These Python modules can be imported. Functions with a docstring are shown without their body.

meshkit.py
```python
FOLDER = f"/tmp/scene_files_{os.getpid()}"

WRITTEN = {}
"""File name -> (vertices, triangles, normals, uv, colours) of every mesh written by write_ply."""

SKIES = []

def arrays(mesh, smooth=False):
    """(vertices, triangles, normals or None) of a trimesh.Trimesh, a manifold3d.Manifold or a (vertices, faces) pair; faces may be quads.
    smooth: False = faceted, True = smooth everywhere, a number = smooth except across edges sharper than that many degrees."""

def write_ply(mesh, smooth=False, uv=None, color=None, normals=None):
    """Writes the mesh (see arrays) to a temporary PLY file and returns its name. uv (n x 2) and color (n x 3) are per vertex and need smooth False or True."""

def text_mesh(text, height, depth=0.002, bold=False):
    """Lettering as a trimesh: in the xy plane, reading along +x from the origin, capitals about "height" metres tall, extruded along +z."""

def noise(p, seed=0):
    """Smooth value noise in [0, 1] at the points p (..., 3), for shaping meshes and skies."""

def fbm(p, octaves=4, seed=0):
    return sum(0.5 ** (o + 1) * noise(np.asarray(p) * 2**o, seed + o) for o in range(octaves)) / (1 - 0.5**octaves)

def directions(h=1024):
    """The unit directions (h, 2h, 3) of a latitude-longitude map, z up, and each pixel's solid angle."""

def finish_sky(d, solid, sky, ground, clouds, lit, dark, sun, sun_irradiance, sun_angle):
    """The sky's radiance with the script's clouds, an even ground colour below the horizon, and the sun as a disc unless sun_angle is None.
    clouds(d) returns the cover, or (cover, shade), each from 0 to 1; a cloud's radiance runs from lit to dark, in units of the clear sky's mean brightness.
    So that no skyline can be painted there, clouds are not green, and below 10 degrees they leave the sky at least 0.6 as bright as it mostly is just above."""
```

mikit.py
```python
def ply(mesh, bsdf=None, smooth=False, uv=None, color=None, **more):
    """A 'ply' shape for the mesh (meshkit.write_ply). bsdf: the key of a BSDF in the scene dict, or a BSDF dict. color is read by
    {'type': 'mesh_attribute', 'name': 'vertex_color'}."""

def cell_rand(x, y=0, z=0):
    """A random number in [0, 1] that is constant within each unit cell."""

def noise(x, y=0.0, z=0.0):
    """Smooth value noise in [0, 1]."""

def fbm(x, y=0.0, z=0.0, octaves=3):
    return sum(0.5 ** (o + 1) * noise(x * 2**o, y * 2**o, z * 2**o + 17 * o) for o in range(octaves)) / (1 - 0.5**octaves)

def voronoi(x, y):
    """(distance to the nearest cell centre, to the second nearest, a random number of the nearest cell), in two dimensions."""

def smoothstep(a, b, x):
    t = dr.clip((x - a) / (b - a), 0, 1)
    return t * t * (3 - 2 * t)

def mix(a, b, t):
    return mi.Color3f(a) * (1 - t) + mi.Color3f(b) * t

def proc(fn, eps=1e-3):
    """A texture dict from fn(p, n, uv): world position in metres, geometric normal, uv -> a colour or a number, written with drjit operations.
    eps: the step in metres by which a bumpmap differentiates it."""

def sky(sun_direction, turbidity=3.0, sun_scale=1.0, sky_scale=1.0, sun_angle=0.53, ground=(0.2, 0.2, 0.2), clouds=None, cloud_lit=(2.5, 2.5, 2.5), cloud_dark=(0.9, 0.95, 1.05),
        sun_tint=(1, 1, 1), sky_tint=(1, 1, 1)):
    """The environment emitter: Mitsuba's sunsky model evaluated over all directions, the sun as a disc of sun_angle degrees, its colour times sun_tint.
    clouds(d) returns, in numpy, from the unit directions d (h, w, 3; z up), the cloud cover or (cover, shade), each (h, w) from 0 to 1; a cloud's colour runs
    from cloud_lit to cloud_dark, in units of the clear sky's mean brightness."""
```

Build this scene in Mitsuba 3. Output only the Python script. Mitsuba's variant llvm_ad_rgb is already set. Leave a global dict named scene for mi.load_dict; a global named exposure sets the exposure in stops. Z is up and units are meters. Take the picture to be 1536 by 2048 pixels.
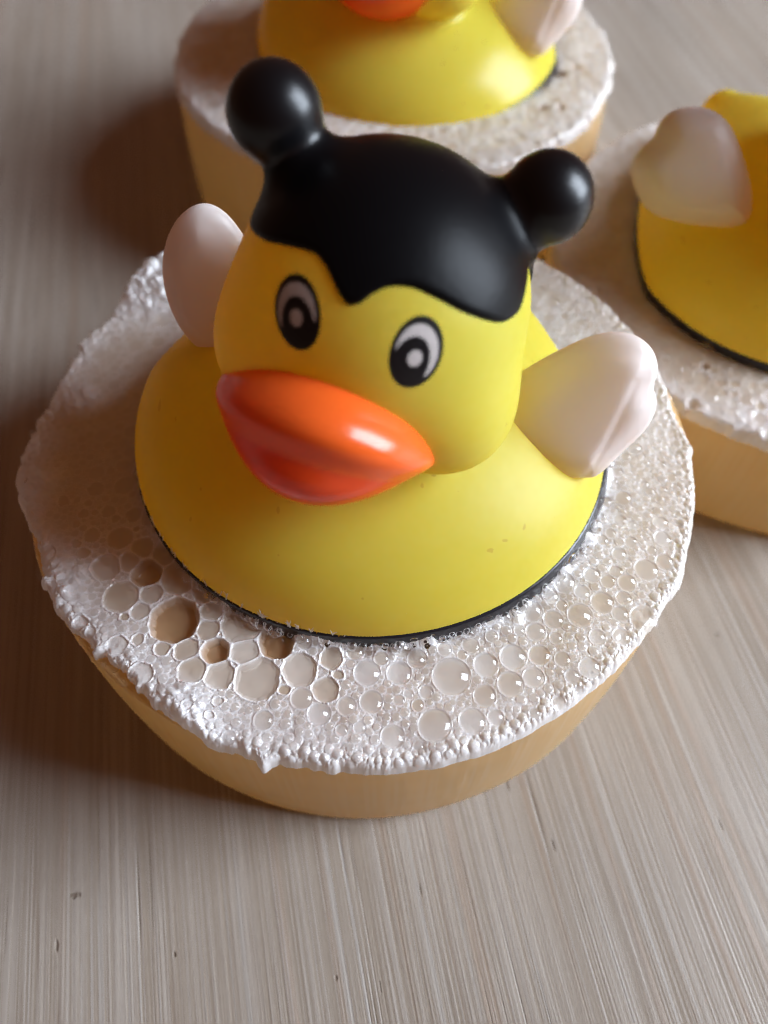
import math
import numpy as np
import trimesh
import drjit as dr
import mitsuba as mi
import meshkit
import mikit
from scipy.spatial import cKDTree
from scipy.interpolate import PchipInterpolator
from mikit import proc, noise, fbm, smoothstep, mix

T = mi.ScalarTransform4f
scene, labels = {}, {}
MM = 0.001
TOP = 25.4            # height of the nearest soap bar above the table, mm

# ------------------------------------------------------------------ camera, light, exposure
PITCH = math.radians(57.59)
FWD = np.array([0, math.cos(PITCH), -math.sin(PITCH)])
UPV = np.array([0, math.sin(PITCH), math.cos(PITCH)])
RGT = np.array([1.0, 0, 0])
CAM = np.array([3.1, -55.81, 70.06 + TOP])          # mm
FPX = 1537.0
scene['camera'] = {
    'type': 'thinlens', 'fov_axis': 'x', 'fov': 2 * math.degrees(math.atan(768 / FPX)),
    'aperture_radius': 0.0008, 'focus_distance': 0.073, 'near_clip': 0.005, 'far_clip': 10.0,
    'to_world': T().look_at(origin=(CAM * MM).tolist(), target=((CAM + FWD * 100) * MM).tolist(), up=UPV.tolist()),
}
exposure = 0.9


def window(center, w, h, radiance):
    c = np.array(center, float)
    return {'type': 'rectangle', 'to_world': T().look_at(origin=c.tolist(), target=[0.02, 0.03, 0.03], up=[0, 0, 1]) @ T().scale([w / 2, h / 2, 1]),
            'bsdf': {'type': 'diffuse', 'reflectance': {'type': 'rgb', 'value': 0.0}},
            'emitter': {'type': 'area', 'radiance': {'type': 'rgb', 'value': radiance}}}


scene['window'] = window([0.69, 0.0, 0.375], 0.375, 0.57, [9.0, 10.1, 11.5])
labels['window'] = {'label': 'bright daylight window beside the table, out of view to the right', 'category': 'window'}
scene['room_light'] = {'type': 'constant', 'radiance': {'type': 'rgb', 'value': [0.056, 0.022, 0.012]}}


# ------------------------------------------------------------------ materials
def rgb(*v):
    return {'type': 'rgb', 'value': list(v)}


VCOL = {'type': 'mesh_attribute', 'name': 'vertex_color'}
GRAIN = math.radians(11.5)
GX, GY = math.cos(GRAIN), math.sin(GRAIN)


def grain_uv(p):
    x, y = p.x * 1000, p.y * 1000
    a = x * GX + y * GY          # across the grain, mm
    b = -x * GX * 0 - x * GY + y * GX     # along the grain, mm
    a = a + 0.35 * (noise(a * 0.05, b * 0.03, 3.0) - 0.5)
    return a, b


# marks in the wood: (x, y, half length along the grain, half width) in mm
NICKS = [(-31.4, -45.9, 0.45, 0.75, 0.5), (-32.3, -50.8, 0.8, 0.2, 0.45), (22.7, -40.7, 0.9, 0.12, 1.0), (17.9, -34.0, 1.0, 0.2, 0.7), (47.4, -14.7, 0.3, 0.3, 0.7),
         (-19.4, -51.7, 0.3, 0.2, 0.7), (-2.0, -53.8, 0.3, 0.22, 0.7), (2.7, -54.7, 0.8, 0.1, 0.6), (42.4, -38.5, 0.9, 0.13, 0.5), (7.1, -45.4, 0.8, 0.1, 0.6)]


def wood_color(p, n, uv):
    a, b = grain_uv(p)
    fine = noise(a * 4.5, b * 0.035, 1.0)
    fib = noise(a * 11.0, b * 0.09, 2.0)
    mid = noise(a * 1.3, b * 0.012, 5.0)
    wide = noise(a * 0.16, b * 0.006, 9.0)
    blotch = fbm(a * 0.06, b * 0.03, 4.0)
    t = 0.34 * fine + 0.22 * fib + 0.26 * mid + 0.18 * wide
    c = mix((0.325, 0.268, 0.212), (0.415, 0.362, 0.306), smoothstep(0.3, 0.7, t))
    warm = smoothstep(0.70, 0.86, noise(a * 0.8 + 40, b * 0.006, 7.0))
    c = mix(c, (0.37, 0.27, 0.20), warm * 0.40)
    crack = smoothstep(0.80, 0.93, noise(a * 5.2 + 11, b * 0.05, 12.0)) * smoothstep(0.45, 0.7, noise(a * 0.4, b * 0.04, 22.0))
    c = mix(c, (0.19, 0.14, 0.10), crack * 0.6)
    ridge = noise(a * 1.9 + 5, b * 0.010, 33.0)
    line = smoothstep(0.90, 0.99, 1 - dr.abs(2 * ridge - 1)) * smoothstep(0.35, 0.6, noise(a * 0.7, b * 0.02, 41.0))
    c = mix(c, (0.22, 0.16, 0.12), line * 0.4)
    pale = smoothstep(0.78, 0.9, noise(a * 2.6 + 31, b * 0.02, 15.0))
    c = mix(c, (0.46, 0.435, 0.40), pale * 0.4)
    thin = smoothstep(0.66, 0.78, noise(a * 7.3 + 3, b * 0.022, 51.0))
    c = mix(c, (0.47, 0.43, 0.385), thin * 0.28)
    dark = smoothstep(0.72, 0.82, noise(a * 8.1 + 9, b * 0.03, 57.0))
    c = mix(c, (0.25, 0.19, 0.145), dark * 0.25)
    c = c * (0.9 + 0.2 * blotch)
    for (nx, ny, hl, hw, dark) in NICKS:
        na = nx * GX + ny * GY
        nb = -nx * GY + ny * GX
        d = dr.sqrt(dr.square((a - na) / hw) + dr.square((b - nb) / hl)) + 0.5 * (noise(a * 3, b * 3, 2.0) - 0.5)
        c = mix(c, (0.13, 0.085, 0.055), (1 - smoothstep(0.5, 1.0, d)) * dark)
    return c


def wood_height(p, n, uv):
    a, b = grain_uv(p)
    h = 0.5 * noise(a * 4.5, b * 0.035, 1.0) + 0.35 * noise(a * 11.0, b * 0.09, 2.0) + 0.4 * noise(a * 1.3, b * 0.012, 5.0)
    crack = smoothstep(0.80, 0.93, noise(a * 5.2 + 11, b * 0.05, 12.0)) * smoothstep(0.45, 0.7, noise(a * 0.4, b * 0.04, 22.0))
    h = h - 1.2 * crack
    for (nx, ny, hl, hw, dark) in NICKS:
        na = nx * GX + ny * GY
        nb = -nx * GY + ny * GX
        d = dr.sqrt(dr.square((a - na) / hw) + dr.square((b - nb) / hl)) + 0.5 * (noise(a * 3, b * 3, 2.0) - 0.5)
        h = h - 2.0 * (1 - smoothstep(0.3, 1.0, d))
    return h


scene['wood'] = {'type': 'bumpmap', 'scale': 0.00006, 'texture': proc(wood_height, eps=4e-5),
                 'bsdf': {'type': 'principled', 'base_color': proc(wood_color), 'roughness': 0.42, 'specular': 0.35}}


def translucent(name, color, through, weight, rough, height=None, scale=0.0, spec=0.6):
    """A scattering sheet: COLOR is what it reflects, THROUGH what light becomes on its way to the other side."""
    b = {'type': 'blendbsdf', 'weight': weight,
         'bsdf_0': {'type': 'twosided', 'bsdf': {'type': 'principled', 'base_color': color, 'roughness': rough, 'specular': spec}},
         'bsdf_1': {'type': 'principledthin', 'base_color': through, 'roughness': rough, 'diff_trans': 2.0, 'eta': 1.45}}
    scene[name] = {'type': 'bumpmap', 'scale': scale, 'texture': height, 'bsdf': b} if height is not None else b


def vinyl_h(p, n, uv):
    return fbm(p.x * 2600, p.y * 2600, p.z * 2600, 2)


VINYL_BUMP = proc(vinyl_h, eps=5e-5)


def yellow_color(p, n, uv):
    s = noise(p.x * 1500, p.y * 1500, p.z * 1500)
    speck = smoothstep(0.935, 0.96, noise(p.x * 900 + 7, p.y * 900, p.z * 900 + 3))
    c = mix((0.80, 0.80, 0.09), (0.84, 0.84, 0.12), s)
    return mix(c, (0.45, 0.33, 0.05), speck * 0.5)


YELLOW = proc(yellow_color)
translucent('yellow_vinyl', YELLOW, rgb(1.0, 0.62, 0.03), 0.5, 0.40, VINYL_BUMP, 0.000008, 0.4)
translucent('orange_vinyl', rgb(0.90, 0.14, 0.02), rgb(0.9, 0.08, 0.01), 0.25, 0.22, VINYL_BUMP, 0.000006)
translucent('red_vinyl', rgb(0.86, 0.085, 0.014), rgb(0.9, 0.06, 0.01), 0.25, 0.22, VINYL_BUMP, 0.000006)
translucent('wet_yellow_vinyl', YELLOW, rgb(0.98, 0.56, 0.03), 0.48, 0.22, VINYL_BUMP, 0.00002, 0.4)
scene['black_vinyl'] = {'type': 'bumpmap', 'scale': 0.000007, 'texture': VINYL_BUMP,
                        'bsdf': {'type': 'principled', 'base_color': rgb(0.003, 0.003, 0.004), 'roughness': 0.32, 'specular': 0.4}}
scene['black_matt'] = {'type': 'bumpmap', 'scale': 0.000012, 'texture': VINYL_BUMP,
                       'bsdf': {'type': 'principled', 'base_color': rgb(0.003, 0.0028, 0.0035), 'roughness': 0.38, 'specular': 0.11}}
scene['black_print'] = {'type': 'twosided', 'bsdf': {'type': 'principled', 'base_color': rgb(0.006, 0.005, 0.006), 'roughness': 0.4, 'specular': 0.35}}
scene['white_print'] = {'type': 'twosided', 'bsdf': {'type': 'principled', 'base_color': rgb(0.52, 0.47, 0.45), 'roughness': 0.4, 'specular': 0.3}}
scene['stripe_paint'] = {'type': 'principled', 'base_color': rgb(0.012, 0.012, 0.016), 'roughness': 0.25, 'specular': 0.5}
translucent('white_vinyl', VCOL, rgb(0.95, 0.64, 0.46), 0.27, 0.4, VINYL_BUMP, 0.000006)


def soap_color(p, n, uv):
    z = p.z * 1000
    s = noise(p.x * 160, p.y * 160, p.z * 420)
    streak = noise(p.x * 2300, p.y * 2300, p.z * 70)
    c = mix((0.80, 0.55, 0.27), (0.86, 0.62, 0.33), s)
    c = mix(c, (0.90, 0.70, 0.45), 0.55 * smoothstep(0.35, 0.8, streak))
    return c


def soap_h(p, n, uv):
    return noise(p.x * 1100, p.y * 1100, p.z * 90) + 0.6 * noise(p.x * 300, p.y * 300, p.z * 500)


translucent('soap', proc(soap_color), rgb(0.99, 0.76, 0.37), 0.55, 0.22, proc(soap_h, eps=5e-5), 0.00005, 0.8)
translucent('foam', VCOL, rgb(0.93, 0.92, 0.90), 0.28, 0.14, spec=0.9)
scene['bubble_film'] = {'type': 'thindielectric', 'int_ior': 1.38, 'ext_ior': 1.0}


# ------------------------------------------------------------------ helpers
def part(key, v, f, bsdf, smooth=True, color=None, normals=None, to_world=None):
    """One mesh in mm, one entry of the scene."""
    d = {'type': 'ply', 'filename': meshkit.write_ply((np.asarray(v) * MM, f), smooth if normals is None else False, None, color, normals),
         'face_normals': smooth is False and normals is None, 'bsdf': {'type': 'ref', 'id': bsdf}}
    if to_world is not None:
        d['to_world'] = to_world
    scene[key] = d
    return d


def surface_nets(fn, lo, hi, h):
    """Smooth triangle mesh of fn(p) = 0 (negative inside), vertex normals from the field."""
    lo, hi = np.array(lo, float), np.array(hi, float)
    n = np.ceil((hi - lo) / h).astype(int) + 1
    ax = [lo[k] + h * np.arange(n[k]) for k in range(3)]
    P = np.stack(np.meshgrid(*ax, indexing='ij'), -1)
    F = fn(P.reshape(-1, 3)).reshape(n)
    S = F < 0
    cell = np.zeros(n - 1, int)
    for c in np.ndindex(2, 2, 2):
        cell += S[c[0]:n[0] - 1 + c[0], c[1]:n[1] - 1 + c[1], c[2]:n[2] - 1 + c[2]]
    act = np.argwhere((cell > 0) & (cell < 8))
    idx = -np.ones(n - 1, int)
    idx[tuple(act.T)] = np.arange(len(act))
    acc, cnt = np.zeros((len(act), 3)), np.zeros(len(act))
    corners = list(np.ndindex(2, 2, 2))
    for i, a in enumerate(corners):
        for b in corners[i + 1:]:
            if sum(abs(x - y) for x, y in zip(a, b)) != 1:
                continue
            pa, pb = act + a, act + b
            fa, fb = F[tuple(pa.T)], F[tuple(pb.T)]
            m = (fa < 0) != (fb < 0)
            t = np.where(m, fa / np.where(m, fa - fb, 1), 0)
            acc += np.where(m[:, None], pa + t[:, None] * (np.array(b) - a), 0)
            cnt += m
    V = lo + h * acc / cnt[:, None]
    quads = []
    for k in range(3):
        u, w = (k + 1) % 3, (k + 2) % 3
        sl0 = [slice(None)] * 3
        sl1 = [slice(None)] * 3
        sl0[k], sl1[k] = slice(0, -1), slice(1, None)
        e = np.argwhere(S[tuple(sl0)] != S[tuple(sl1)])
        e = e[(e[:, u] > 0) & (e[:, w] > 0) & (e[:, u] < n[u] - 1) & (e[:, w] < n[w] - 1)]
        inside = S[tuple(e.T)]
        q = []
        for du, dw in ((-1, -1), (0, -1), (0, 0), (-1, 0)):
            c = e.copy()
            c[:, u] += du
            c[:, w] += dw
            q.append(idx[tuple(c.T)])
        q = np.stack(q, 1)
        q[~inside] = q[~inside][:, ::-1]
        quads.append(q)
    Q = np.vstack(quads)
    Fc = np.vstack([Q[:, [0, 1, 2]], Q[:, [0, 2, 3]]])
    for _ in range(2):                     # slide the vertices onto the surface
        g = grad(fn, V, 0.15 * h)
        V = V - np.clip(fn(V) / np.maximum((g * g).sum(1), 1e-6), -h, h)[:, None] * g
    g = grad(fn, V, 0.3 * h)
    return V, Fc, g / np.linalg.norm(g, axis=1, keepdims=True)


def grad(fn, p, e):
    g = np.empty_like(p)
    for k in range(3):
        d = np.zeros(3)
        d[k] = e
        g[:, k] = (fn(p + d) - fn(p - d)) / (2 * e)
    return g


def smin(a, b, k):
    h = np.clip(0.5 + 0.5 * (b - a) / k, 0, 1)
    return b * (1 - h) + a * h - k * h * (1 - h)


def smax(a, b, k):
    return -smin(-a, -b, k)


def ellipsoid(p, c, r):
    q = (p - np.asarray(c)) / np.asarray(r)
    k0 = np.linalg.norm(q, axis=-1)
    k1 = np.linalg.norm(q / np.asarray(r), axis=-1)
    return k0 * (k0 - 1) / np.maximum(k1, 1e-9)


def capsule(p, a, b, ra, rb):
    a, b = np.asarray(a, float), np.asarray(b, float)
    t = np.clip(((p - a) @ (b - a)) / ((b - a) @ (b - a)), 0, 1)
    return np.linalg.norm(p - a - t[:, None] * (b - a), axis=1) - (ra + (rb - ra) * t)


def frame(yaw, tau, rho):
    y, t, h = np.radians([yaw, tau, rho])
    f0 = np.array([-math.sin(y), -math.cos(y), 0])
    l0 = np.array([math.cos(y), -math.sin(y), 0])
    z0 = np.array([0, 0, 1.0])
    f1 = f0 * math.cos(t) + z0 * math.sin(t)
    z1 = z0 * math.cos(t) - f0 * math.sin(t)
    return np.array([l0 * math.cos(h) + z1 * math.sin(h), f1, z1 * math.cos(h) - l0 * math.sin(h)])


CAM0 = CAM - [0, 0, TOP]


def ray_dir(px):
    px = np.atleast_2d(px).astype(float)
    d = FWD + ((px[:, :1] - 768) * RGT + (1024 - px[:, 1:]) * UPV) / FPX
    return d / np.linalg.norm(d, axis=1, keepdims=True)


def to_plane(px, z):
    d = ray_dir(px)
    s = (z - CAM[2]) / d[:, 2]
    return (CAM + s[:, None] * d)[:, :2]


# ------------------------------------------------------------------ the table
def build_table():
    v, f = [], []
    s = 420.0
    v = np.array([[-s, -s, 0], [s, -s, 0], [s, s, 0], [-s, s, 0], [-s, -s, -18], [s, -s, -18], [s, s, -18], [-s, s, -18]])
    f = np.array([[0, 1, 2], [0, 2, 3], [4, 6, 5], [4, 7, 6], [0, 4, 5], [0, 5, 1], [1, 5, 6], [1, 6, 2], [2, 6, 7], [2, 7, 3], [3, 7, 4], [3, 4, 0]])
    part('wooden_table', v, f, 'wood', smooth=False)
    labels['wooden_table'] = {'label': 'pale bamboo table top with fine straight grain under the soap bars', 'category': 'table', 'kind': 'structure'}


build_table()

# ------------------------------------------------------------------ the duck, in mm about the centre of the foam
HR = 13.5
HC = np.array([2.41, -4.9, 24.07])
HM = frame(9, 30, -15)                       # rows: towards its left, forward, up
BM = frame(11, 0, -5)
BC = np.array([2.0, -1.0, 0.0])


def head_local(p):
    return (p - HC) @ HM.T


def head_sdf(l):
    b = ellipsoid(l, (0.6, 0, -0.5), (12.7, 13.4, 13.1))
    for sx in (-1, 1):
        b = smin(b, ellipsoid(l, (1.5 + sx * 6.9, 2.0, -5.6), (6.5, 7.5, 6.3)), 3.0)
    return b


def body_sdf(p):
    q = (p - BC) @ BM.T
    q = q / np.stack([1 + 0.008 * np.clip(q[:, 1], -18, 0), 1 + 0 * q[:, 0], 1 + 0 * q[:, 0]], 1)      # the flanks draw in towards the tail
    b = ellipsoid(q, (0, 0, 0), (26.7, 25.8, 14.2))
    b2 = ellipsoid(q, (0, -9, 0.5), (22.0, 20.0, 12.8))
    b = smin(b, b2, 4.0)
    tail = capsule(q, (0, -18, 5), (0, -27.0, 7.0), 8.0, 3.0)
    b = smin(b, tail, 5.0)
    return smax(b, -p[:, 2] - 1.2, 0.3)


AZ = np.array([-180, -110, -90, -78, -72, -66, -60, -46, -32.4, -21, -15.3, -11.2, -6.3, -3.5, -0.5, 2.4, 7.5, 14.4, 21.6, 35.5, 49.6, 60, 66.3, 72, 78, 90, 110, 180.0])
EL = np.array([0, 18, 32, 30, 23, 16.5, 13.6, 14.2, 17.0, 18.8, 16.9, 13.9, 10.3, 9.0, 10.5, 14.6, 18.7, 20.2, 19.4, 17, 16.0, 18.8, 25.2, 31, 34, 32, 18, 0.0])
ANT = [((-11.45, 3.42, 11.05), 3.6), ((10.2, 0.08, 12.35), 3.6)]


def cap_sdf(l):
    r = np.linalg.norm(l, axis=1)
    az = np.degrees(np.arctan2(l[:, 0], l[:, 1]))
    el = np.degrees(np.arcsin(np.clip(l[:, 2] / np.maximum(r, 1e-6), -1, 1)))
    line = PchipInterpolator(AZ, EL)(az)
    shell = head_sdf(l) - 0.42
    for c, rb in ANT:
        c = np.array(c)
        ball = np.linalg.norm(l - c, axis=1) - rb
        stem = capsule(l, c * 0.85, c * 0.5, 2.5, 3.9)
        shell = smin(shell, smin(ball, stem, 1.0), 2.0)
    edge = (line - el) * np.pi / 180 * HR
    return smax(shell, edge, 0.7)


def ant_region(l):
    return np.min([np.linalg.norm(l - np.array(c) * 1.0, axis=1) - rb * 1.25 for c, rb in ANT], axis=0)


def beak_upper(l):
    x, y, z = l[:, 0], l[:, 1], l[:, 2]
    thin = 0.6 + 0.4 * np.sqrt(np.clip(1 - (x / 9.9) ** 2, 0, 1))
    q = np.stack([x, y, (z + 6.7 - 0.05 * x + 0.024 * x * x) / thin], 1)
    return ellipsoid(q, (0.1, 4.5, 0), (9.7, 12.4, 3.9)) * 0.8


def beak_lower(l):
    x, y, z = l[:, 0], l[:, 1], l[:, 2]
    thin = 0.6 + 0.4 * np.sqrt(np.clip(1 - (x / 9.4) ** 2, 0, 1))
    q = np.stack([x, y, (z + 10.9 - 0.05 * x - 0.012 * x * x) / thin], 1)
    return ellipsoid(q, (0.0, 3.5, 0), (8.5, 12.6, 4.9)) * 0.8


def in_world(fn):
    return lambda p: fn(head_local(p))


def poly_sdf(P, q):
    """Signed distance (negative inside) of points q to a closed polygon."""
    a, b = P, np.roll(P, -1, 0)
    d = np.full(len(q), 1e9)
    ins = np.zeros(len(q), bool)
    for p0, p1 in zip(a, b):
        e = p1 - p0
        t = np.clip(((q - p0) @ e) / (e @ e), 0, 1)
        d = np.minimum(d, np.linalg.norm(q - p0 - t[:, None] * e, axis=1))
        c = (p0[1] > q[:, 1]) != (p1[1] > q[:, 1])
        ins ^= c & (q[:, 0] < (p1[0] - p0[0]) * (q[:, 1] - p0[1]) / (p1[1] - p0[1] + 1e-12) + p0[0])
    return np.where(ins, -d, d)


def smooth_poly(P, n=4):
    P = np.asarray(P, float)
    for _ in range(n):
        P = np.stack([0.75 * P + 0.25 * np.roll(P, -1, 0), 0.25 * P + 0.75 * np.roll(P, -1, 0)], 1).reshape(-1, 2)
    return P


# a wing is a plate standing on the flank and leaning back: its outline in the plate's own axes
def wing(side, origin, e1, e2, outline, groove, lobe_depth=1.0):
    e1, e2 = np.array(e1, float), np.array(e2, float)
    e1 /= np.linalg.norm(e1)
    e2 -= e1 * (e1 @ e2)
    e2 /= np.linalg.norm(e2)
    e3 = np.cross(e1, e2)
    if e3[1] > 0:
        e3 = -e3
    P = smooth_poly(outline, 3)
    G = np.array(groove, float)

    def fn(p):
        q = p - origin
        a, b, c = q @ e1, q @ e2, q @ e3
        ab = np.stack([a, b], 1)
        d = poly_sdf(P, ab)
        half = 0.85 + 1.15 * (1 - np.exp(-(np.minimum(d, 0) / 1.7) ** 2))
        t = np.clip(((ab - G[0]) @ (G[1] - G[0])) / ((G[1] - G[0]) @ (G[1] - G[0])), 0, 1)
        gd = np.linalg.norm(ab - G[0] - t[:, None] * (G[1] - G[0]), axis=1)
        gn = np.array([(G[1] - G[0])[1], -(G[1] - G[0])[0]]) / np.linalg.norm(G[1] - G[0])
        sd = (ab - G[0]) @ gn * side
        half = half - ((0.22 * np.exp(-(gd / 0.4) ** 2)) + 0.45 / (1 + np.exp(-sd / 0.18)) * np.exp(-np.maximum(sd, 0) / 3.5)) * (c > 0) * lobe_depth
        c = c + 0.02 * a * a
        r = 1.3
        d1, d2 = d + r, np.abs(c) - half + min(r, 0.7)
        rr = 0.9
        d1 = d + rr
        return np.minimum(np.maximum(d1, d2), 0) + np.sqrt(np.maximum(d1, 0) ** 2 + np.maximum(d2, 0) ** 2) - rr
    q3 = np.array([origin + a * e1 + b * e2 + k * e3 for a, b in P for k in (-3, 3)])
    V, F_, N = surface_nets(fn, q3.min(0) - 1, q3.max(0) + 1, 0.3)
    ab = np.stack([(V - origin) @ e1, (V - origin) @ e2], 1)
    return V, F_, N, ab


def on_plane(px, origin, e1, e2):
    e1, e2 = np.array(e1, float), np.array(e2, float)
    e1 /= np.linalg.norm(e1)
    e2 -= e1 * (e1 @ e2)
    e2 /= np.linalg.norm(e2)
    nrm = np.cross(e1, e2)
    d = ray_dir(px)
    s = ((origin - CAM0) @ nrm) / (d @ nrm)
    p = CAM0 + s[:, None] * d - origin
    return np.stack([p @ e1, p @ e2], 1)


def eye_patch(px, up_tilt, a, b, shape, off, rot=0.0, n=40):
    """A printed patch that lies on the head: SHAPE maps unit-disc coordinates to a mask mesh."""
    d = ray_dir([px])
    fn = in_world(head_sdf)
    t = 30.0
    for _ in range(60):
        t = t + float(fn(CAM0 + t * d)[0])
    c = (CAM0 + t * d)[0]
    nrm = grad(fn, c[None], 0.05)[0]
    nrm /= np.linalg.norm(nrm)
    up = UPV * math.cos(up_tilt) + RGT * math.sin(up_tilt)
    up = up - nrm * (up @ nrm)
    up /= np.linalg.norm(up)
    rt = np.cross(up, nrm)
    v2, f = shape
    p = c + v2[:, :1] * a * rt + v2[:, 1:] * b * up
    for _ in range(6):
        g = grad(fn, p, 0.05)
        p = p - (fn(p) / (g * g).sum(1))[:, None] * g
    g /= np.linalg.norm(g, axis=1, keepdims=True)
    return p + off * g, f, g


def fill2d(outer, inner=None):
    """Triangulated area of a polygon (unit coordinates) in small triangles."""
    from shapely.geometry import Polygon
    g = Polygon(outer)
    if inner is not None:
        g = g.difference(Polygon(inner))
    if hasattr(g, 'geoms'):
        g = max(g.geoms, key=lambda x: x.area)
    v, f = trimesh.creation.triangulate_polygon(g, engine='earcut')
    v, f = trimesh.remesh.subdivide_to_size(np.c_[v, 0 * v[:, 0]], f, 0.12)
    return v[:, :2], f


TT = np.linspace(0, 2 * np.pi, 72, endpoint=False)


def oval(cx, cy, ax, ay, rot=0.0):
    x, y = ax * np.cos(TT), ay * np.sin(TT)
    return np.c_[cx + x * math.cos(rot) - y * math.sin(rot), cy + x * math.sin(rot) + y * math.cos(rot)]


def turn(v, rot, a=1.87, b=2.56):
    """Rotate a unit-disc pattern in real millimetres, back to unit-disc coordinates."""
    x, y = v[:, 0], v[:, 1]
    return np.c_[x * math.cos(rot) + y * math.sin(rot), -x * math.sin(rot) + y * math.cos(rot)]


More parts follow.
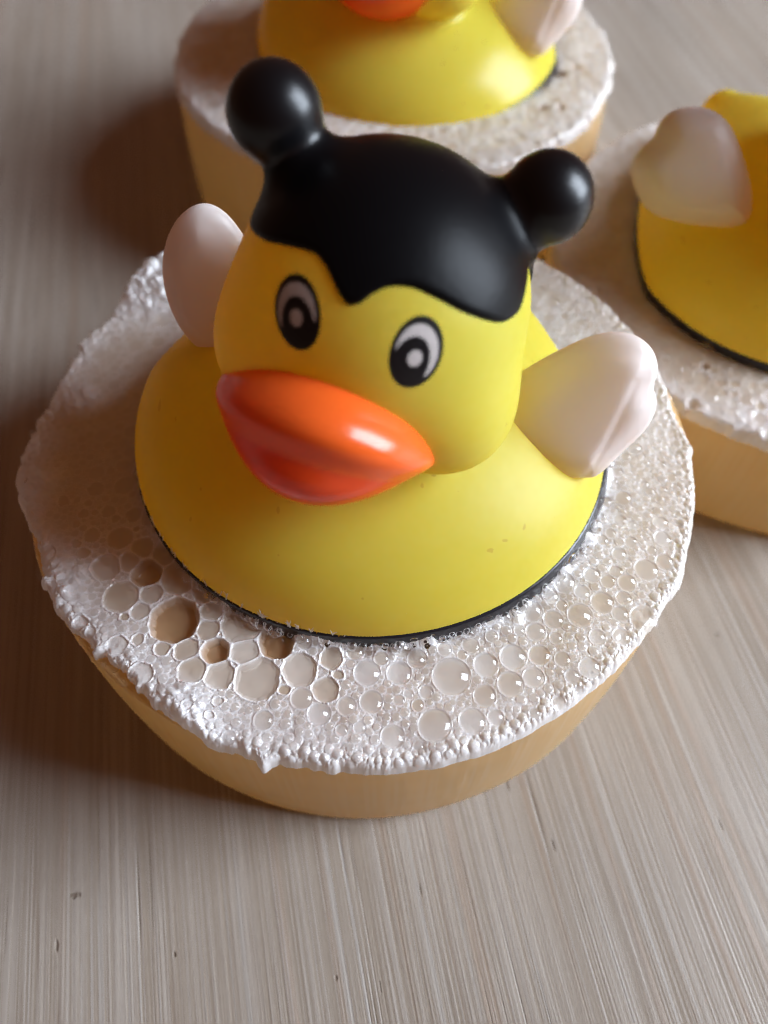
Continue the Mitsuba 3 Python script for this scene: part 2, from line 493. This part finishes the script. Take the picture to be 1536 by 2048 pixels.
def build_duck():
    M = {}
    skin = lambda p: smin(smin(body_sdf(p), capsule(p, HC + [0, 0.5, -14], HC, 8.5, 8.5), 2.0), head_sdf(head_local(p)), 1.8)
    V, F_, N = surface_nets(skin, (-32, -32, -2.5), (36, 34, 41), 0.42)
    fc = V[F_].mean(1)
    m = head_sdf(head_local(fc)) < body_sdf(fc)
    M['body'] = (*pick(V, F_, N, ~m), 'yellow_vinyl')
    M['head'] = (*pick(V, F_, N, m), 'yellow_vinyl')
    stripe = lambda p: smax(smax(body_sdf(p) - 0.2, p[:, 2] - 1.8 - 0.012 * p[:, 0], 0.15), -p[:, 2] - 6.0, 0.15)
    V, F_, N = surface_nets(stripe, (-34, -34, -2), (38, 40, 6), 0.35)
    M['stripe'] = (*pick(V, F_, N, body_sdf(V[F_].mean(1)) > -0.1), 'stripe_paint')
    V, F_, N = surface_nets(in_world(cap_sdf), HC - 22, HC + 22, 0.28)
    F_ = F_[head_sdf(head_local(V[F_].mean(1))) > -0.25]
    fc = V[F_].mean(1)
    l = head_local(fc)
    for i, (c, rb) in enumerate(ANT):
        m = np.linalg.norm(l - np.array(c), axis=1) < rb * 1.12
        M['antenna' if i == 0 else 'antenna_001'] = (*pick(V, F_, N, m), 'black_vinyl')
        F_, l = F_[~m], l[~m]
    M['cap'] = (*pick(V, F_, N, np.ones(len(F_), bool)), 'black_matt')
    beak = lambda l: smin(beak_upper(l), beak_lower(l), 2.6)
    V, F_, N = surface_nets(in_world(beak), HC - 22, HC + 22, 0.27)
    l = head_local(V[F_].mean(1))
    F_, l = F_[head_sdf(l) > -0.3], l[head_sdf(l) > -0.3]
    m = beak_upper(l) < beak_lower(l)
    M['upper_beak'] = (*pick(V, F_, N, m), 'orange_vinyl')
    M['lower_beak'] = (*pick(V, F_, N, ~m), 'red_vinyl')
    # eyes
    for i, (px, tilt, rot) in enumerate((((593, 625), 0.0, 0.0), ((833, 707), math.radians(7), math.radians(24)))):
        key = 'eye' + ('' if i == 0 else '_001')
        M[key] = (*eye_patch(px, tilt, 2.0, 2.74, fill2d(oval(0, 0, 1, 1)), 0.05), 'black_print')
        w = fill2d(turn(oval(0, 0.0, 0.82, 0.78), rot), turn(oval(-0.01, -0.35, 0.705, 0.775), rot))
        v2, f2 = w
        cc = v2[f2].mean(1)
        k = (turn(cc, -rot)[:, 1] > -0.30)
        M[key + '__eye_white'] = (*eye_patch(px, tilt, 2.0, 2.74, (v2, f2[k]), 0.09), 'white_print')
        M[key + '__eye_dot'] = (*eye_patch(px, tilt, 2.0, 2.74, fill2d(oval(-0.02, -0.13, 0.27, 0.225)), 0.09), 'white_print')
    # wings
    for i, (side, o, e1, e2, px, gpx) in enumerate(WINGS):
        o = np.array(o, float)
        out = on_plane(px, o, e1, e2)
        V, F_, N, ab = wing(side, o, e1, e2, out, on_plane(gpx, o, e1, e2), 0.32 if i == 0 else 0.0)
        root = body_sdf(V)
        hd = head_sdf(head_local(V))
        t = np.clip((np.minimum(root * 1.0, 9) - 0.3) / 3.5, 0, 1)
        t2 = np.clip((hd - 0.8) / 5.0, 0, 1)
        t = t * t * (3 - 2 * t)
        t = np.minimum(t * 0.5 + 0.5, 1) * (0.15 + 0.85 * t2)
        col = np.array([0.84, 0.70, 0.22]) * (1 - t[:, None]) + np.array([0.86, 0.82, 0.79]) * t[:, None]
        M['wing' if i == 0 else 'wing_001'] = (V, F_, N, 'white_vinyl', col)
    return M


def pick(V, F_, N, m):
    f = F_[m]
    u, inv = np.unique(f, return_inverse=True)
    return V[u], inv.reshape(f.shape), N[u]


WINGS = [
    (1, (24.0, -10.5, 6.0), (10.5, -3.5, -5.0), (2.5, 4.5, 8.0),
     [(985, 890), (1090, 948), (1165, 955), (1195, 952), (1240, 905), (1285, 865), (1308, 830), (1314, 795), (1303, 772), (1317, 742), (1310, 702), (1282, 675),
      (1240, 666), (1190, 678), (1140, 703), (1085, 735), (1020, 780), (970, 840)], [(1163, 950), (1262, 755)]),
    (-1, (-19.0, 3.5, 10.5), (10.0, -2.5, 1.0), (-2.0, 4.0, 8.0),
     [(445, 735), (395, 692), (360, 650), (335, 590), (327, 535), (332, 488), (350, 443), (376, 415), (402, 407), (430, 420), (455, 448), (478, 488), (510, 560), (530, 640), (520, 720), (490, 745)],
     [(450, 700), (380, 560)]),
]

DUCK = build_duck()
PARENT = {'antenna': 'cap__antenna', 'antenna_001': 'cap__antenna_001'}


def place_duck(key, label, yaw, loc, pitch=0.0, wet=False):
    """yaw in degrees about the vertical, loc in mm (where the middle of the waterline stands)."""
    tw = T().translate((np.array(loc) * MM).tolist()).rotate([0, 0, 1], yaw).rotate([1, 0, 0], pitch)
    labels[key] = {'label': label, 'category': 'rubber duck', 'group': 'rubber ducks set into soap bars'}
    for name, m in DUCK.items():
        k = key + '__' + PARENT.get(name, name)
        if isinstance(m, dict):
            scene[k] = {**m, 'to_world': tw}
            if wet and name == 'body':
                scene[k]['bsdf'] = {'type': 'ref', 'id': 'wet_yellow_vinyl'}
        else:
            DUCK[name] = part(k, m[0], m[1], m[3], normals=m[2], color=m[4] if len(m) > 4 else None)
            scene[k] = {**DUCK[name], 'to_world': tw}


D2, D3 = np.array([4.54, 85.46]), np.array([67.8, 38.0])
place_duck('rubber_duck', 'yellow rubber duck in full view with black cap, two ball antennae and white wings', 0, (0, 0, TOP))
place_duck('rubber_duck_001', 'rubber duck at the top edge of the photo, head cut off above its orange beak', -8, (D2[0] + 1.3, D2[1] + 2.2, TOP), 6, True)
place_duck('rubber_duck_002', 'rubber duck cut off by the right edge of the photo, one wing in shade', 31, (D3[0] - 4.6, D3[1] - 0.5, 19.5))



# the shaded wing of the third duck is bent outwards, unlike its twin
p0, p1 = (np.r_[q, 31.0] for q in to_plane([(1300, 432), (1490, 452)], 31.0))
o3, x3, y3 = (p0 + p1) / 2, p1 - p0, np.array([-0.15, 0.55, 1.0])
O3 = o3 - [0, 0, TOP]
out3 = on_plane([(1300, 432), (1272, 385), (1262, 335), (1282, 300), (1310, 278), (1318, 252), (1340, 224), (1380, 211), (1425, 218), (1458, 245), (1478, 290), (1500, 350), (1510, 420), (1490, 456), (1400, 452)], O3, x3, y3)
V3, F3, N3, ab3 = wing(1, O3, x3, y3, out3, on_plane([(1420, 440), (1330, 290)], O3, x3, y3), 0.0)
t3 = np.clip((ab3[:, 1:] - 0.0) / 6.0, 0, 1)
part('rubber_duck_002__wing', V3 + [0, 0, TOP], F3, 'white_vinyl', normals=N3, color=np.array([0.84, 0.72, 0.40]) * (1 - t3) + np.array([0.86, 0.82, 0.79]) * t3)
for k in ('wing_001',):
    del scene['rubber_duck_002__' + k]


# ------------------------------------------------------------------ soap bars with foam
def soap_bar(key, label, center, R, top, seed, bubbles, n_th, n_r, fill, n_parts):
    rng = np.random.default_rng(seed)
    c = np.array(center, float)
    th = np.linspace(0, 2 * np.pi, n_th, endpoint=False)
    ring = np.c_[np.cos(th), np.sin(th), 0 * th]
    # outline: the cast bar, and the ragged edge of the foam on it
    base_r = R + 0.35 * (meshkit.fbm(ring * 1.3 + seed, 3) - 0.5) * 2
    rag = (meshkit.fbm(ring * 9 + seed * 3.1, 4, seed) - 0.5) * 0.8 + (np.maximum(meshkit.fbm(ring * 15 + seed, 3, seed + 5) - 0.60, 0) * 4.5 + (meshkit.fbm(ring * 30 + seed, 3, seed + 6) - 0.5) * 0.7) * fill['rag'](th)
    foam_r = (fill['outline'](th) if 'outline' in fill else base_r + 0.1) + rag
    # ---- the bar
    z1 = top - 1.3
    prof = [(-6.0, z1), (-0.5, z1), (-0.15, z1 - 0.2), (0, z1 - 0.6)] + [(0.3 * math.sin(math.pi * k / 9), z1 - 0.6 - (z1 - 2.6) * k / 9) for k in range(1, 9)] + [(0, 2.0), (-0.3, 1.0), (-0.9, 0.3), (-1.8, 0.02), (-7, 0.02)]
    tb = np.linspace(0, 2 * np.pi, 360, endpoint=False)
    rb = np.interp(tb, np.r_[th, 2 * np.pi], np.r_[base_r, base_r[0]])
    cb = c + fill.get('shift', (0, 0))
    v = np.array([[cb[0] + (r + dr_) * math.cos(t), cb[1] + (r + dr_) * math.sin(t), z] for dr_, z in prof for t, r in zip(tb, rb)])
    nb, k = len(tb), np.arange(len(tb))
    f = np.vstack([np.vstack([np.c_[j * nb + k, (j + 1) * nb + k, (j + 1) * nb + (k + 1) % nb], np.c_[j * nb + k, (j + 1) * nb + (k + 1) % nb, j * nb + (k + 1) % nb]]) for j in range(len(prof) - 1)])
    caps = []
    for j, flip in ((0, False), (len(prof) - 1, True)):
        v = np.vstack([v, [[cb[0], cb[1], prof[j][1]]]])
        t = np.c_[j * nb + k, j * nb + (k + 1) % nb, k * 0 + len(v) - 1]
        caps.append(t[:, ::-1] if flip else t)
    f = np.vstack([f, *caps])
    part(key + '__bar', v, f, 'soap', smooth=40)
    labels[key] = {'label': label, 'category': 'soap bar', 'group': 'round soap bars with a rubber duck in each'}
    # ---- the bubbles: given ones first, then a random packing
    r_in = fill['r_in']
    B = np.array([(x, y, r) for x, y, r in bubbles]) if len(bubbles) else np.zeros((0, 3))
    for r0, r1, tries in fill['sizes']:
        rr = r_in + (R + 0.3 - r_in) * rng.random(tries) ** 0.85
        t = rng.random(tries) * 2 * np.pi
        rad = r1 + (r0 - r1) * rng.random(tries) ** 1.5
        keep = rng.random(tries) < fill['density'](t, rr / R, rad)
        cand = np.c_[c[0] + rr * np.cos(t), c[1] + rr * np.sin(t), rad][keep]
        if len(B):
            d, i = cKDTree(B[:, :2]).query(cand[:, :2], k=min(24, len(B)))
            ok = (d - B[i, 2] - cand[:, 2:3] * 0.90 > 0).all(1)
            big = B[B[:, 2] > 0.9]
            if len(big):
                dd = np.linalg.norm(cand[:, None, :2] - big[None, :, :2], axis=2)
                ok &= (dd > big[None, :, 2] + cand[:, 2:3] * 0.9).all(1)
            cand = cand[ok]
        pairs = cKDTree(cand[:, :2]).query_ball_point(cand[:, :2], cand[:, 2] + r0)
        alive = np.ones(len(cand), bool)
        for a in range(len(cand)):
            if alive[a] and len(pairs[a]) > 1:
                nb_ = np.array(pairs[a])
                nb_ = nb_[nb_ > a]
                dd = np.linalg.norm(cand[nb_, :2] - cand[a, :2], axis=1)
                alive[nb_[dd < (cand[nb_, 2] + cand[a, 2]) * 0.92]] = False
        B = np.vstack([B, cand[alive]])
    # ---- the foam sheet
    u = np.linspace(0, 1, n_r)
    RR = r_in + (foam_r[:, None] - r_in) * u[None, :]
    X, Y = c[0] + RR * np.cos(th)[:, None], c[1] + RR * np.sin(th)[:, None]
    pts = np.c_[X.ravel(), Y.ravel()]
    s1, s2, s3, own = np.full(len(pts), 9.0), np.full(len(pts), 9.0), np.full(len(pts), 9.0), np.zeros(len(pts), int)
    tree = cKDTree(pts)
    near = tree.query_ball_point(B[:, :2], B[:, 2] * 1.05 + 0.4)
    for j, ids in enumerate(near):
        ids = np.array(ids, int)
        if not len(ids):
            continue
        d = np.linalg.norm(pts[ids] - B[j, :2], axis=1) - B[j, 2]
        o1, o2 = s1[ids], s2[ids]
        first = d < o1
        s3[ids] = np.minimum(s3[ids], np.maximum(o2, d))
        s2[ids] = np.where(first, o1, np.minimum(o2, d))
        s1[ids] = np.where(first, d, o1)
        own[ids] = np.where(first, j, own[ids])
    rad = B[own, 2]
    TH = np.repeat(th, n_r)
    RAD = np.linalg.norm(pts - c, axis=1)
    p3 = np.c_[pts, 0 * pts[:, 0]]
    bt, br = np.arctan2(B[:, 1] - c[1], B[:, 0] - c[0]), np.hypot(B[:, 0] - c[0], B[:, 1] - c[1]) / R
    bopen = fill['open'](bt, br, B[:, 2], rng.random(len(B)))
    is_open = bopen[own]
    # open cells meet wall to wall; closed bubbles are round
    inside = s1 < np.where(is_open, 0.42, 0.03)
    edge = np.where(is_open, np.minimum(np.where(s2 < 8, (s2 - s1) / 2, 9), 0.42 - s1), 0.03 - s1)
    edge = np.where(is_open & inside, edge - 0.20 * np.exp(-((s3 - s1) / 0.55) ** 2) * np.clip(1 - edge / 0.5, 0, 1), edge)
    edge = np.where(inside, np.maximum(edge, 0), np.maximum(s1, 0))
    q = np.clip(1 - edge / rad, 0, 1)
    cov = fill['cover'](TH, RAD / R, meshkit.fbm(p3 * 0.35 + seed, 4))          # 1: thick white foam, 0: bare soap under a clear skin
    wall_w = np.where(is_open, 0.09, np.clip(0.06 + 0.04 * rad, 0.06, 0.11))
    wall = np.exp(-(edge / wall_w) ** 2) * (s1 < 0.5)
    micro = meshkit.noise(p3 * 6.5, seed) * 0.5 + meshkit.noise(p3 * 13, seed + 1) * 0.5
    tone = np.random.default_rng(seed + 1).random(len(B))[own]
    dome = np.sqrt(np.clip(1 - q * q, 0, 1))
    deep_cell = is_open & ((rad > 2.45) | (tone > 0.965))
    near_rim = np.clip((RAD - (np.repeat(foam_r, n_r) - 2.2)) / 1.2, 0, 1)
    zi = np.where(is_open, -np.clip((0.05 + 0.06 * tone) * rad, 0, 0.2) * dome - 0.9 * deep_cell * np.clip(edge / 0.5, 0, 1), np.where(rad > 0.5, -(0.05 + 0.06 * tone) * rad * dome, (0.16 + 0.5 * near_rim) * rad * dome))
    z = np.where(inside, zi, (0.08 + 0.2 * near_rim) * (micro - 0.5))
    z = z + np.where(is_open, 0.13, 0.07 * np.clip(rad / 0.6, 0.2, 1.0)) * wall
    z = z * (0.30 + 0.70 * cov) + 0.45 * (meshkit.fbm(p3 * 0.22 + 3 * seed, 3) - 0.5)
    if 'hug' in fill:
        hd = np.maximum(fill['hug'](pts), 0)
        z = z + (1.7 * np.exp(-hd / 0.8) * np.clip(meshkit.noise(p3 * 0.8 + 5, seed) - 0.15, 0, 1))
    heap = np.zeros(len(pts))
    for hx, hy, hr, hh in fill.get('heaps', ()):
        heap = np.maximum(heap, np.exp(-(((pts[:, 0] - c[0] - hx) ** 2 + (pts[:, 1] - c[1] - hy) ** 2) / hr ** 2) ** 1.5) * hh)
    lump = meshkit.fbm(p3 * 0.9 + 11, 3, seed)
    z = z + heap * (0.45 + 1.1 * lump)
    cov = np.maximum(cov, np.clip(heap * 1.5, 0, 1))
    e = (RAD - (np.repeat(foam_r, n_r) - 1.1)) / 1.1                  # 0 .. 1 over the last 1.6 mm
    z = z + 0.3 * (meshkit.fbm(p3 * 0.9 + seed, 3) - 0.5) * np.clip(e + 1.5, 0, 1)
    z = z - 1.0 * np.clip(e, 0, 1) ** 3 - 0.7 * np.clip((e - 0.85) / 0.15, 0, 1)
    white = np.array([0.92, 0.925, 0.94])
    cream = np.array([0.76, 0.75, 0.735])
    amber = np.array([0.55, 0.455, 0.345])
    deep = np.array([0.40, 0.20, 0.07])
    tn = tone[:, None]
    inner = np.where(is_open[:, None], amber * (0.95 - 0.4 * tn) + cream * (0.05 + 0.4 * tn), np.where((rad > 0.5)[:, None], cream * (0.25 + 0.65 * tn) + amber * (0.75 - 0.65 * tn), cream * 0.55 + amber * 0.45))
    inner = np.where(deep_cell[:, None], deep * 0.7 + amber * 0.3, inner)
    qq = (np.exp(-((q - 0.86) / 0.12) ** 2) * np.where(is_open, 0.2, np.where(rad > 0.5, 0.35, 0.7)))[:, None]
    inner = inner * (1 - qq) + white * qq
    inter = (amber * 0.5 + cream * 0.5) * (1 - micro[:, None]) + (0.3 * cream + 0.7 * white) * micro[:, None]
    col = np.where(inside[:, None], inner, inter)
    wl = np.clip(wall, 0, 1)[:, None]
    col = col * (1 - wl) + white * wl
    cv = cov[:, None]
    bare = amber * 0.8 + cream * 0.2
    faint = 0.12 * wl + 0.08 * (micro[:, None] - 0.5)
    col = col * cv + (bare + faint) * (1 - cv)
    hw = np.clip(heap * 1.2, 0, 0.8)[:, None]
    col = col * (1 - hw) + (white * (0.7 + 0.3 * lump[:, None])) * hw
    rimw = np.clip((e + 3.2) / 3.6, 0, 1)[:, None] * fill['rimwhite'](TH)[:, None]
    col = col * (1 - 0.75 * rimw) + (white * (0.85 + 0.15 * micro[:, None])) * 0.75 * rimw
    v = np.c_[pts, top + z]
    ii, jj = np.meshgrid(np.arange(n_th), np.arange(n_r - 1), indexing='ij')
    a = (ii * n_r + jj).ravel()
    b = (((ii + 1) % n_th) * n_r + jj).ravel()
    f = np.vstack([np.c_[a, a + 1, b], np.c_[b, a + 1, b + 1]])
    part(key + '__foam', v, f, 'foam', smooth=True, color=np.clip(col, 0.01, 0.95))
    # ---- clear skins of the larger closed bubbles
    vis = (~bopen) & (B[:, 2] > fill['film']) & (br * R > fill['r_see']) & (br * R < R - 0.4)
    own_v, zv = tree.query(B[:, :2] + [[0, 0]])[1], z
    order = np.argsort(-B[:, 2] * vis)[:int(vis.sum())]
    hemi = [dome_mesh(n) for n in (6, 3)]
    rest = []
    for i, j in enumerate(order):
        x, y, r = B[j]
        vv, ff = hemi[0 if r > 0.5 else 1]
        k1, k2, tilt, az_ = 0.35 + 0.6 * rng.random(), 0.92 + 0.16 * rng.random(), 0.35 * rng.random(), rng.random() * 6.28
        lx, ly = vv[:, 0] * r * k2, vv[:, 1] * r / k2
        w = np.c_[x + lx * math.cos(az_) - ly * math.sin(az_), y + lx * math.sin(az_) + ly * math.cos(az_), top + zv[own_v[j]] + 0.13 + vv[:, 2] * r * k1]
        w[:, :2] += (w[:, 2:] - w[:, 2:].min()) * tilt * np.array([math.cos(az_ * 7), math.sin(az_ * 7)])
        if i < n_parts:
            part(key + '__foam__bubble' + ('' if i == 0 else '_%03d' % i), w, ff, 'bubble_film', smooth=True)
        else:
            rest.append((w, ff))
    if rest:
        off = np.cumsum([0] + [len(w) for w, _ in rest])
        k2 = key + '__foam__small_bubbles'
        part(k2, np.vstack([w for w, _ in rest]), np.vstack([ff + o for (_, ff), o in zip(rest, off)]), 'bubble_film', smooth=True)
        labels[k2] = {'kind': 'stuff'}
    return B


def dome_mesh(n):
    rings, v, f = n, [[0, 0, 1.0]], []
    m = 6 * n if n > 3 else 12
    for i in range(1, rings + 1):
        a = math.pi / 2 * i / rings
        v += [[math.sin(a) * math.cos(t), math.sin(a) * math.sin(t), math.cos(a)] for t in np.linspace(0, 2 * np.pi, m, endpoint=False)]
    for k in range(m):
        f.append([0, 1 + k, 1 + (k + 1) % m])
        for i in range(rings - 1):
            a, b = 1 + i * m, 1 + (i + 1) * m
            f += [[a + k, b + k, b + (k + 1) % m], [a + k, b + (k + 1) % m, a + (k + 1) % m]]
    return np.array(v), np.array(f)


def ang(t):
    return (np.degrees(t) + 360) % 360


def lobe(a, mid, half, soft=12):
    d = np.abs((a - mid + 180) % 360 - 180)
    return 1 / (1 + np.exp((d - half) / soft * 4))


# bubbles of the nearest bar that can be told apart: image position and radius, laid on the foam's plane
SEEN = [(212, 1134, 28), (257, 1122, 22), (294, 1146, 30), (285, 1095, 22), (335, 1108, 26), (359, 1155, 35), (419, 1181, 30), (242, 1194, 33), (302, 1187, 22), (349, 1241, 46),
        (279, 1222, 18), (423, 1222, 22), (415, 1259, 22), (484, 1249, 38), (554, 1284, 33), (373, 1300, 24), (429, 1304, 26), (490, 1304, 26), (384, 1339, 27), (439, 1351, 28),
        (513, 1358, 42), (599, 1341, 32), (234, 1292, 20), (324, 1296, 16), (662, 1319, 24), (650, 1380, 28), (693, 1413, 20), (638, 1428, 24), (603, 1397, 20), (710, 1304, 18), (240, 1075, 24),
        (903, 1353, 39), (1026, 1314, 27), (1071, 1264, 20), (1078, 1310, 22), (971, 1330, 25), (1021, 1369, 27), (1067, 1355, 22), (969, 1392, 23), (869, 1451, 34), (944, 1442, 27),
        (1178, 1337, 22), (1160, 1232, 26), (1106, 1239, 20), (1292, 1139, 24), (1254, 1166, 19), (1329, 1123, 18), (1324, 1077, 17), (1238, 1109, 15), (1247, 1196, 16), (1240, 1228, 17),
        (1288, 1237, 29), (1194, 1275, 17), (1242, 1273, 18), (1183, 1152, 17), (1215, 1164, 15), (1124, 1319, 16), (941, 1291, 18), (1005, 1235, 13), (802, 1298, 19), (834, 1319, 20),
        (798, 1346, 25), (734, 1346, 27), (878, 1273, 12), (921, 1257, 11), (1268, 898, 15), (1246, 997, 17), (1234, 945, 12), (1320, 1046, 15), (1324, 982, 11), (1299, 984, 9), (1281, 1017, 8), (1238, 1042, 13)]


def seen_bubbles():
    out = []
    for x, y, r in SEEN:
        c = to_plane([(x, y)], TOP)[0]
        w = to_plane([(x - r, y), (x + r, y)], TOP)
        out.append((c[0], c[1], np.linalg.norm(w[1] - w[0]) / 2 * (1.12 if x < 620 else 1.0)))
    return out


def front_fill():
    def density(t, rr, rad):
        a = ang(t)
        left = lobe(a, 172, 34)                       # smooth skin on the left, few bubbles
        right = lobe(a, 5, 38)                        # fine beads on the right
        d = np.where(rad > 0.62, 0.5, 1.0)
        d = np.where(rad > 0.42, d * (1 - 0.85 * right), d)
        d = d * (1 - 0.75 * left)
        bl = lobe(a, 240, 30)
        d = np.where((rad > 0.45) & (rr > 0.88), 0.12 * d, d)
        return d * (1 - 0.3 * bl * (rad < 0.3))

    def is_open(t, rr, rad, u):
        a = ang(t)
        return (rad > 0.45) & (a > 195) & (a < 268 - 18 * (rr > 0.85)) & (u < 0.8 + (rad > 1.0))

    def cover(t, rr, n):
        a = ang(t)
        left = lobe(a, 178, 30, 16) * np.clip((0.97 - rr) / 0.12, 0, 1)
        return np.clip(1 - left * 0.85 + (n - 0.5) * 0.8, 0.08, 1)

    RIM = np.array([(-28.5, 27.4), (-32.4, 17.9), (-36.9, 2.9), (-38, -6.4), (-33.7, -14.8), (-28.5, -24), (-22.8, -28.2), (-12.2, -36.3), (-6.2, -37.4), (1.4, -38.3), (8.1, -37.7),
                    (16, -35), (23, -30.7), (29.4, -24.6), (33.4, -19.6), (37, -9.8), (38.2, -3), (37.4, 2.2), (30, 24), (0, 38), (-18, 34)])
    ta, rr_ = np.mod(np.arctan2(RIM[:, 1], RIM[:, 0]), 2 * np.pi), np.hypot(*RIM.T)
    o = np.argsort(ta)

    def outline(t):
        return np.interp(t, np.r_[ta[o] - 2 * np.pi, ta[o], ta[o] + 2 * np.pi], np.r_[rr_[o]] .repeat(1).tolist() * 3) + 0.2
    SZ = ((1.25, 0.9, 900), (0.9, 0.62, 3000), (0.62, 0.42, 9000), (0.42, 0.29, 22000), (0.29, 0.19, 50000), (0.19, 0.12, 60000))
    return dict(film=0.21, heaps=((-26.5, 25.5, 6.0, 2.0), (-33.0, 4.0, 2.5, 0.8), (-35, -8, 2.5, 0.9), (-15.5, -33.5, 3.0, 0.8), (-30, -20, 3, 0.7)), density=density, outline=outline, sizes=SZ, shift=(0.5, 0), hug=lambda q: body_sdf(np.c_[q, 0 * q[:, 0] + 0.6]), open=is_open, cover=cover, rag=lambda t: 0.25 + 0.75 * lobe(ang(t), 205, 60), rimwhite=lambda t: 0.35 + 0.65 * lobe(ang(t), 245, 50), r_in=19.0, r_see=24.0)


def far_fill(bare=150, half=50, amount=0.5, r_in=18.0):
    return dict(film=0.4, sizes=((1.25, 0.9, 900), (0.9, 0.62, 2500), (0.62, 0.42, 7000), (0.42, 0.29, 16000), (0.29, 0.19, 25000)), density=lambda t, rr, rad: np.where(rad > 0.62, 0.7, 0.9),
                open=lambda t, rr, rad, u: (rad > 0.5) & (u < 0.6),
                cover=lambda t, rr, n: np.clip(0.9 + (n - 0.5) * 1.6 - amount * lobe(ang(t), bare, half, 20), 0.06, 1),
                rag=lambda t: 0.6 + 0 * t, rimwhite=lambda t: 0.8 + 0 * t, r_in=r_in, r_see=25.0)


soap_bar('soap_bar', 'amber soap bar in front, topped with white foam around the duck in full view', (0, 0), 38.0, TOP, 3, seen_bubbles(), 3000, 210, front_fill(), 300)
soap_bar('soap_bar_001', 'amber soap bar at the top of the photo, behind the front duck', D2, 38.0, TOP, 11, [], 1200, 90, far_fill(), 80)
soap_bar('soap_bar_002', 'amber soap bar cut off by the right edge of the photo', D3, 39.0, 19.5, 17, [], 1200, 90, far_fill(185, 42, 0.95), 80)


# ------------------------------------------------------------------ foam that clings to the front duck: threads up the flank, small bubbles along the stripe
def tube(P, r, n=5):
    P = np.asarray(P, float)
    t = np.gradient(P, axis=0)
    t /= np.linalg.norm(t, axis=1, keepdims=True)
    a = np.cross(t, [0.3, 0.2, 0.93])
    a /= np.linalg.norm(a, axis=1, keepdims=True)
    b = np.cross(t, a)
    an = np.arange(n) * 2 * np.pi / n
    v = P[:, None] + np.broadcast_to(r, len(P))[:, None, None] * (np.cos(an)[None, :, None] * a[:, None] + np.sin(an)[None, :, None] * b[:, None])
    i, j = np.meshgrid(np.arange(len(P) - 1), np.arange(n), indexing='ij')
    i, j = i.ravel(), j.ravel()
    q = np.stack([i * n + j, i * n + (j + 1) % n, (i + 1) * n + (j + 1) % n, (i + 1) * n + j], 1)
    return v.reshape(-1, 3), np.vstack([q[:, [0, 1, 2]], q[:, [0, 2, 3]]])


def join(items):
    off = np.cumsum([0] + [len(v) for v, _ in items])
    return np.vstack([v for v, _ in items]), np.vstack([f + o for (_, f), o in zip(items, off)])


def on_body(th, z, lift):
    """Points on the duck's flank at bearing th and height z."""
    th, z = np.atleast_1d(th).astype(float), np.atleast_1d(z).astype(float)
    r = np.full(len(th), 27.0)
    for _ in range(30):
        p = np.c_[r * np.cos(th), r * np.sin(th), z]
        r = r - body_sdf(p) + lift
    return np.c_[r * np.cos(th), r * np.sin(th), z]


def clinging_foam():
    rng = np.random.default_rng(5)
    threads, films, rings = [], [], []
    for th in np.radians(np.sort(rng.uniform(178, 268, 64))):
        z0, h = 0.4, rng.uniform(0.9, 2.4)
        z = np.linspace(z0, z0 + h, 7)
        t = th + rng.uniform(-0.02, 0.02) * np.linspace(0, 1, 7) ** 2
        threads.append(tube(on_body(t, z, 0.06), np.linspace(0.13, 0.045, 7)))
        for k in range(rng.integers(0, 4)):
            zz = z0 + h * rng.uniform(0.6, 1.0)
            l = rng.uniform(0.3, 0.8)
            w = rng.uniform(-1, 1) * 0.6
            s_ = np.linspace(0, 1, 5)
            threads.append(tube(on_body(np.interp(zz, z, t) + w * l / 26 * 1.4 * s_, zz + l * (1 - abs(w)) * s_, 0.05), np.linspace(0.065, 0.03, 5)))
    v0, f0 = dome_mesh(5)
    for k in range(170):
        th = math.radians(rng.uniform(232, 335) if k > 34 else rng.uniform(190, 232))
        r = rng.uniform(0.3, 0.7) if k % 3 == 0 else rng.uniform(0.18, 0.36)
        c = on_body(th, rng.uniform(0.2, 1.0), 0.2 + 0.5 * r)[0]
        out = np.array([math.cos(th), math.sin(th), 1.2])
        out /= np.linalg.norm(out)
        x = np.cross(out, [0, 0, 1.0])
        x /= np.linalg.norm(x)
        y = np.cross(out, x)
        films.append(((v0 * r * [1, 1, 0.8]) @ np.array([x, y, out]) + c, f0))
        t = np.linspace(0, 2 * np.pi, 25)
        rings.append(tube(c + r * (np.cos(t)[:, None] * x + np.sin(t)[:, None] * y), 0.05))
    v, f = join(threads + rings)
    part('soap_bar__foam__foam_threads', v + [0, 0, TOP], f, 'thread', smooth=True)
    labels['soap_bar__foam__foam_threads'] = {'kind': 'stuff'}
    v, f = join(films)
    part('soap_bar__foam__waterline_bubbles', v + [0, 0, TOP], f, 'bubble_film', smooth=True)
    labels['soap_bar__foam__waterline_bubbles'] = {'kind': 'stuff'}


scene['thread'] = {'type': 'principledthin', 'base_color': rgb(0.85, 0.83, 0.82), 'roughness': 0.15, 'diff_trans': 0.8, 'eta': 1.45}
clinging_foam()
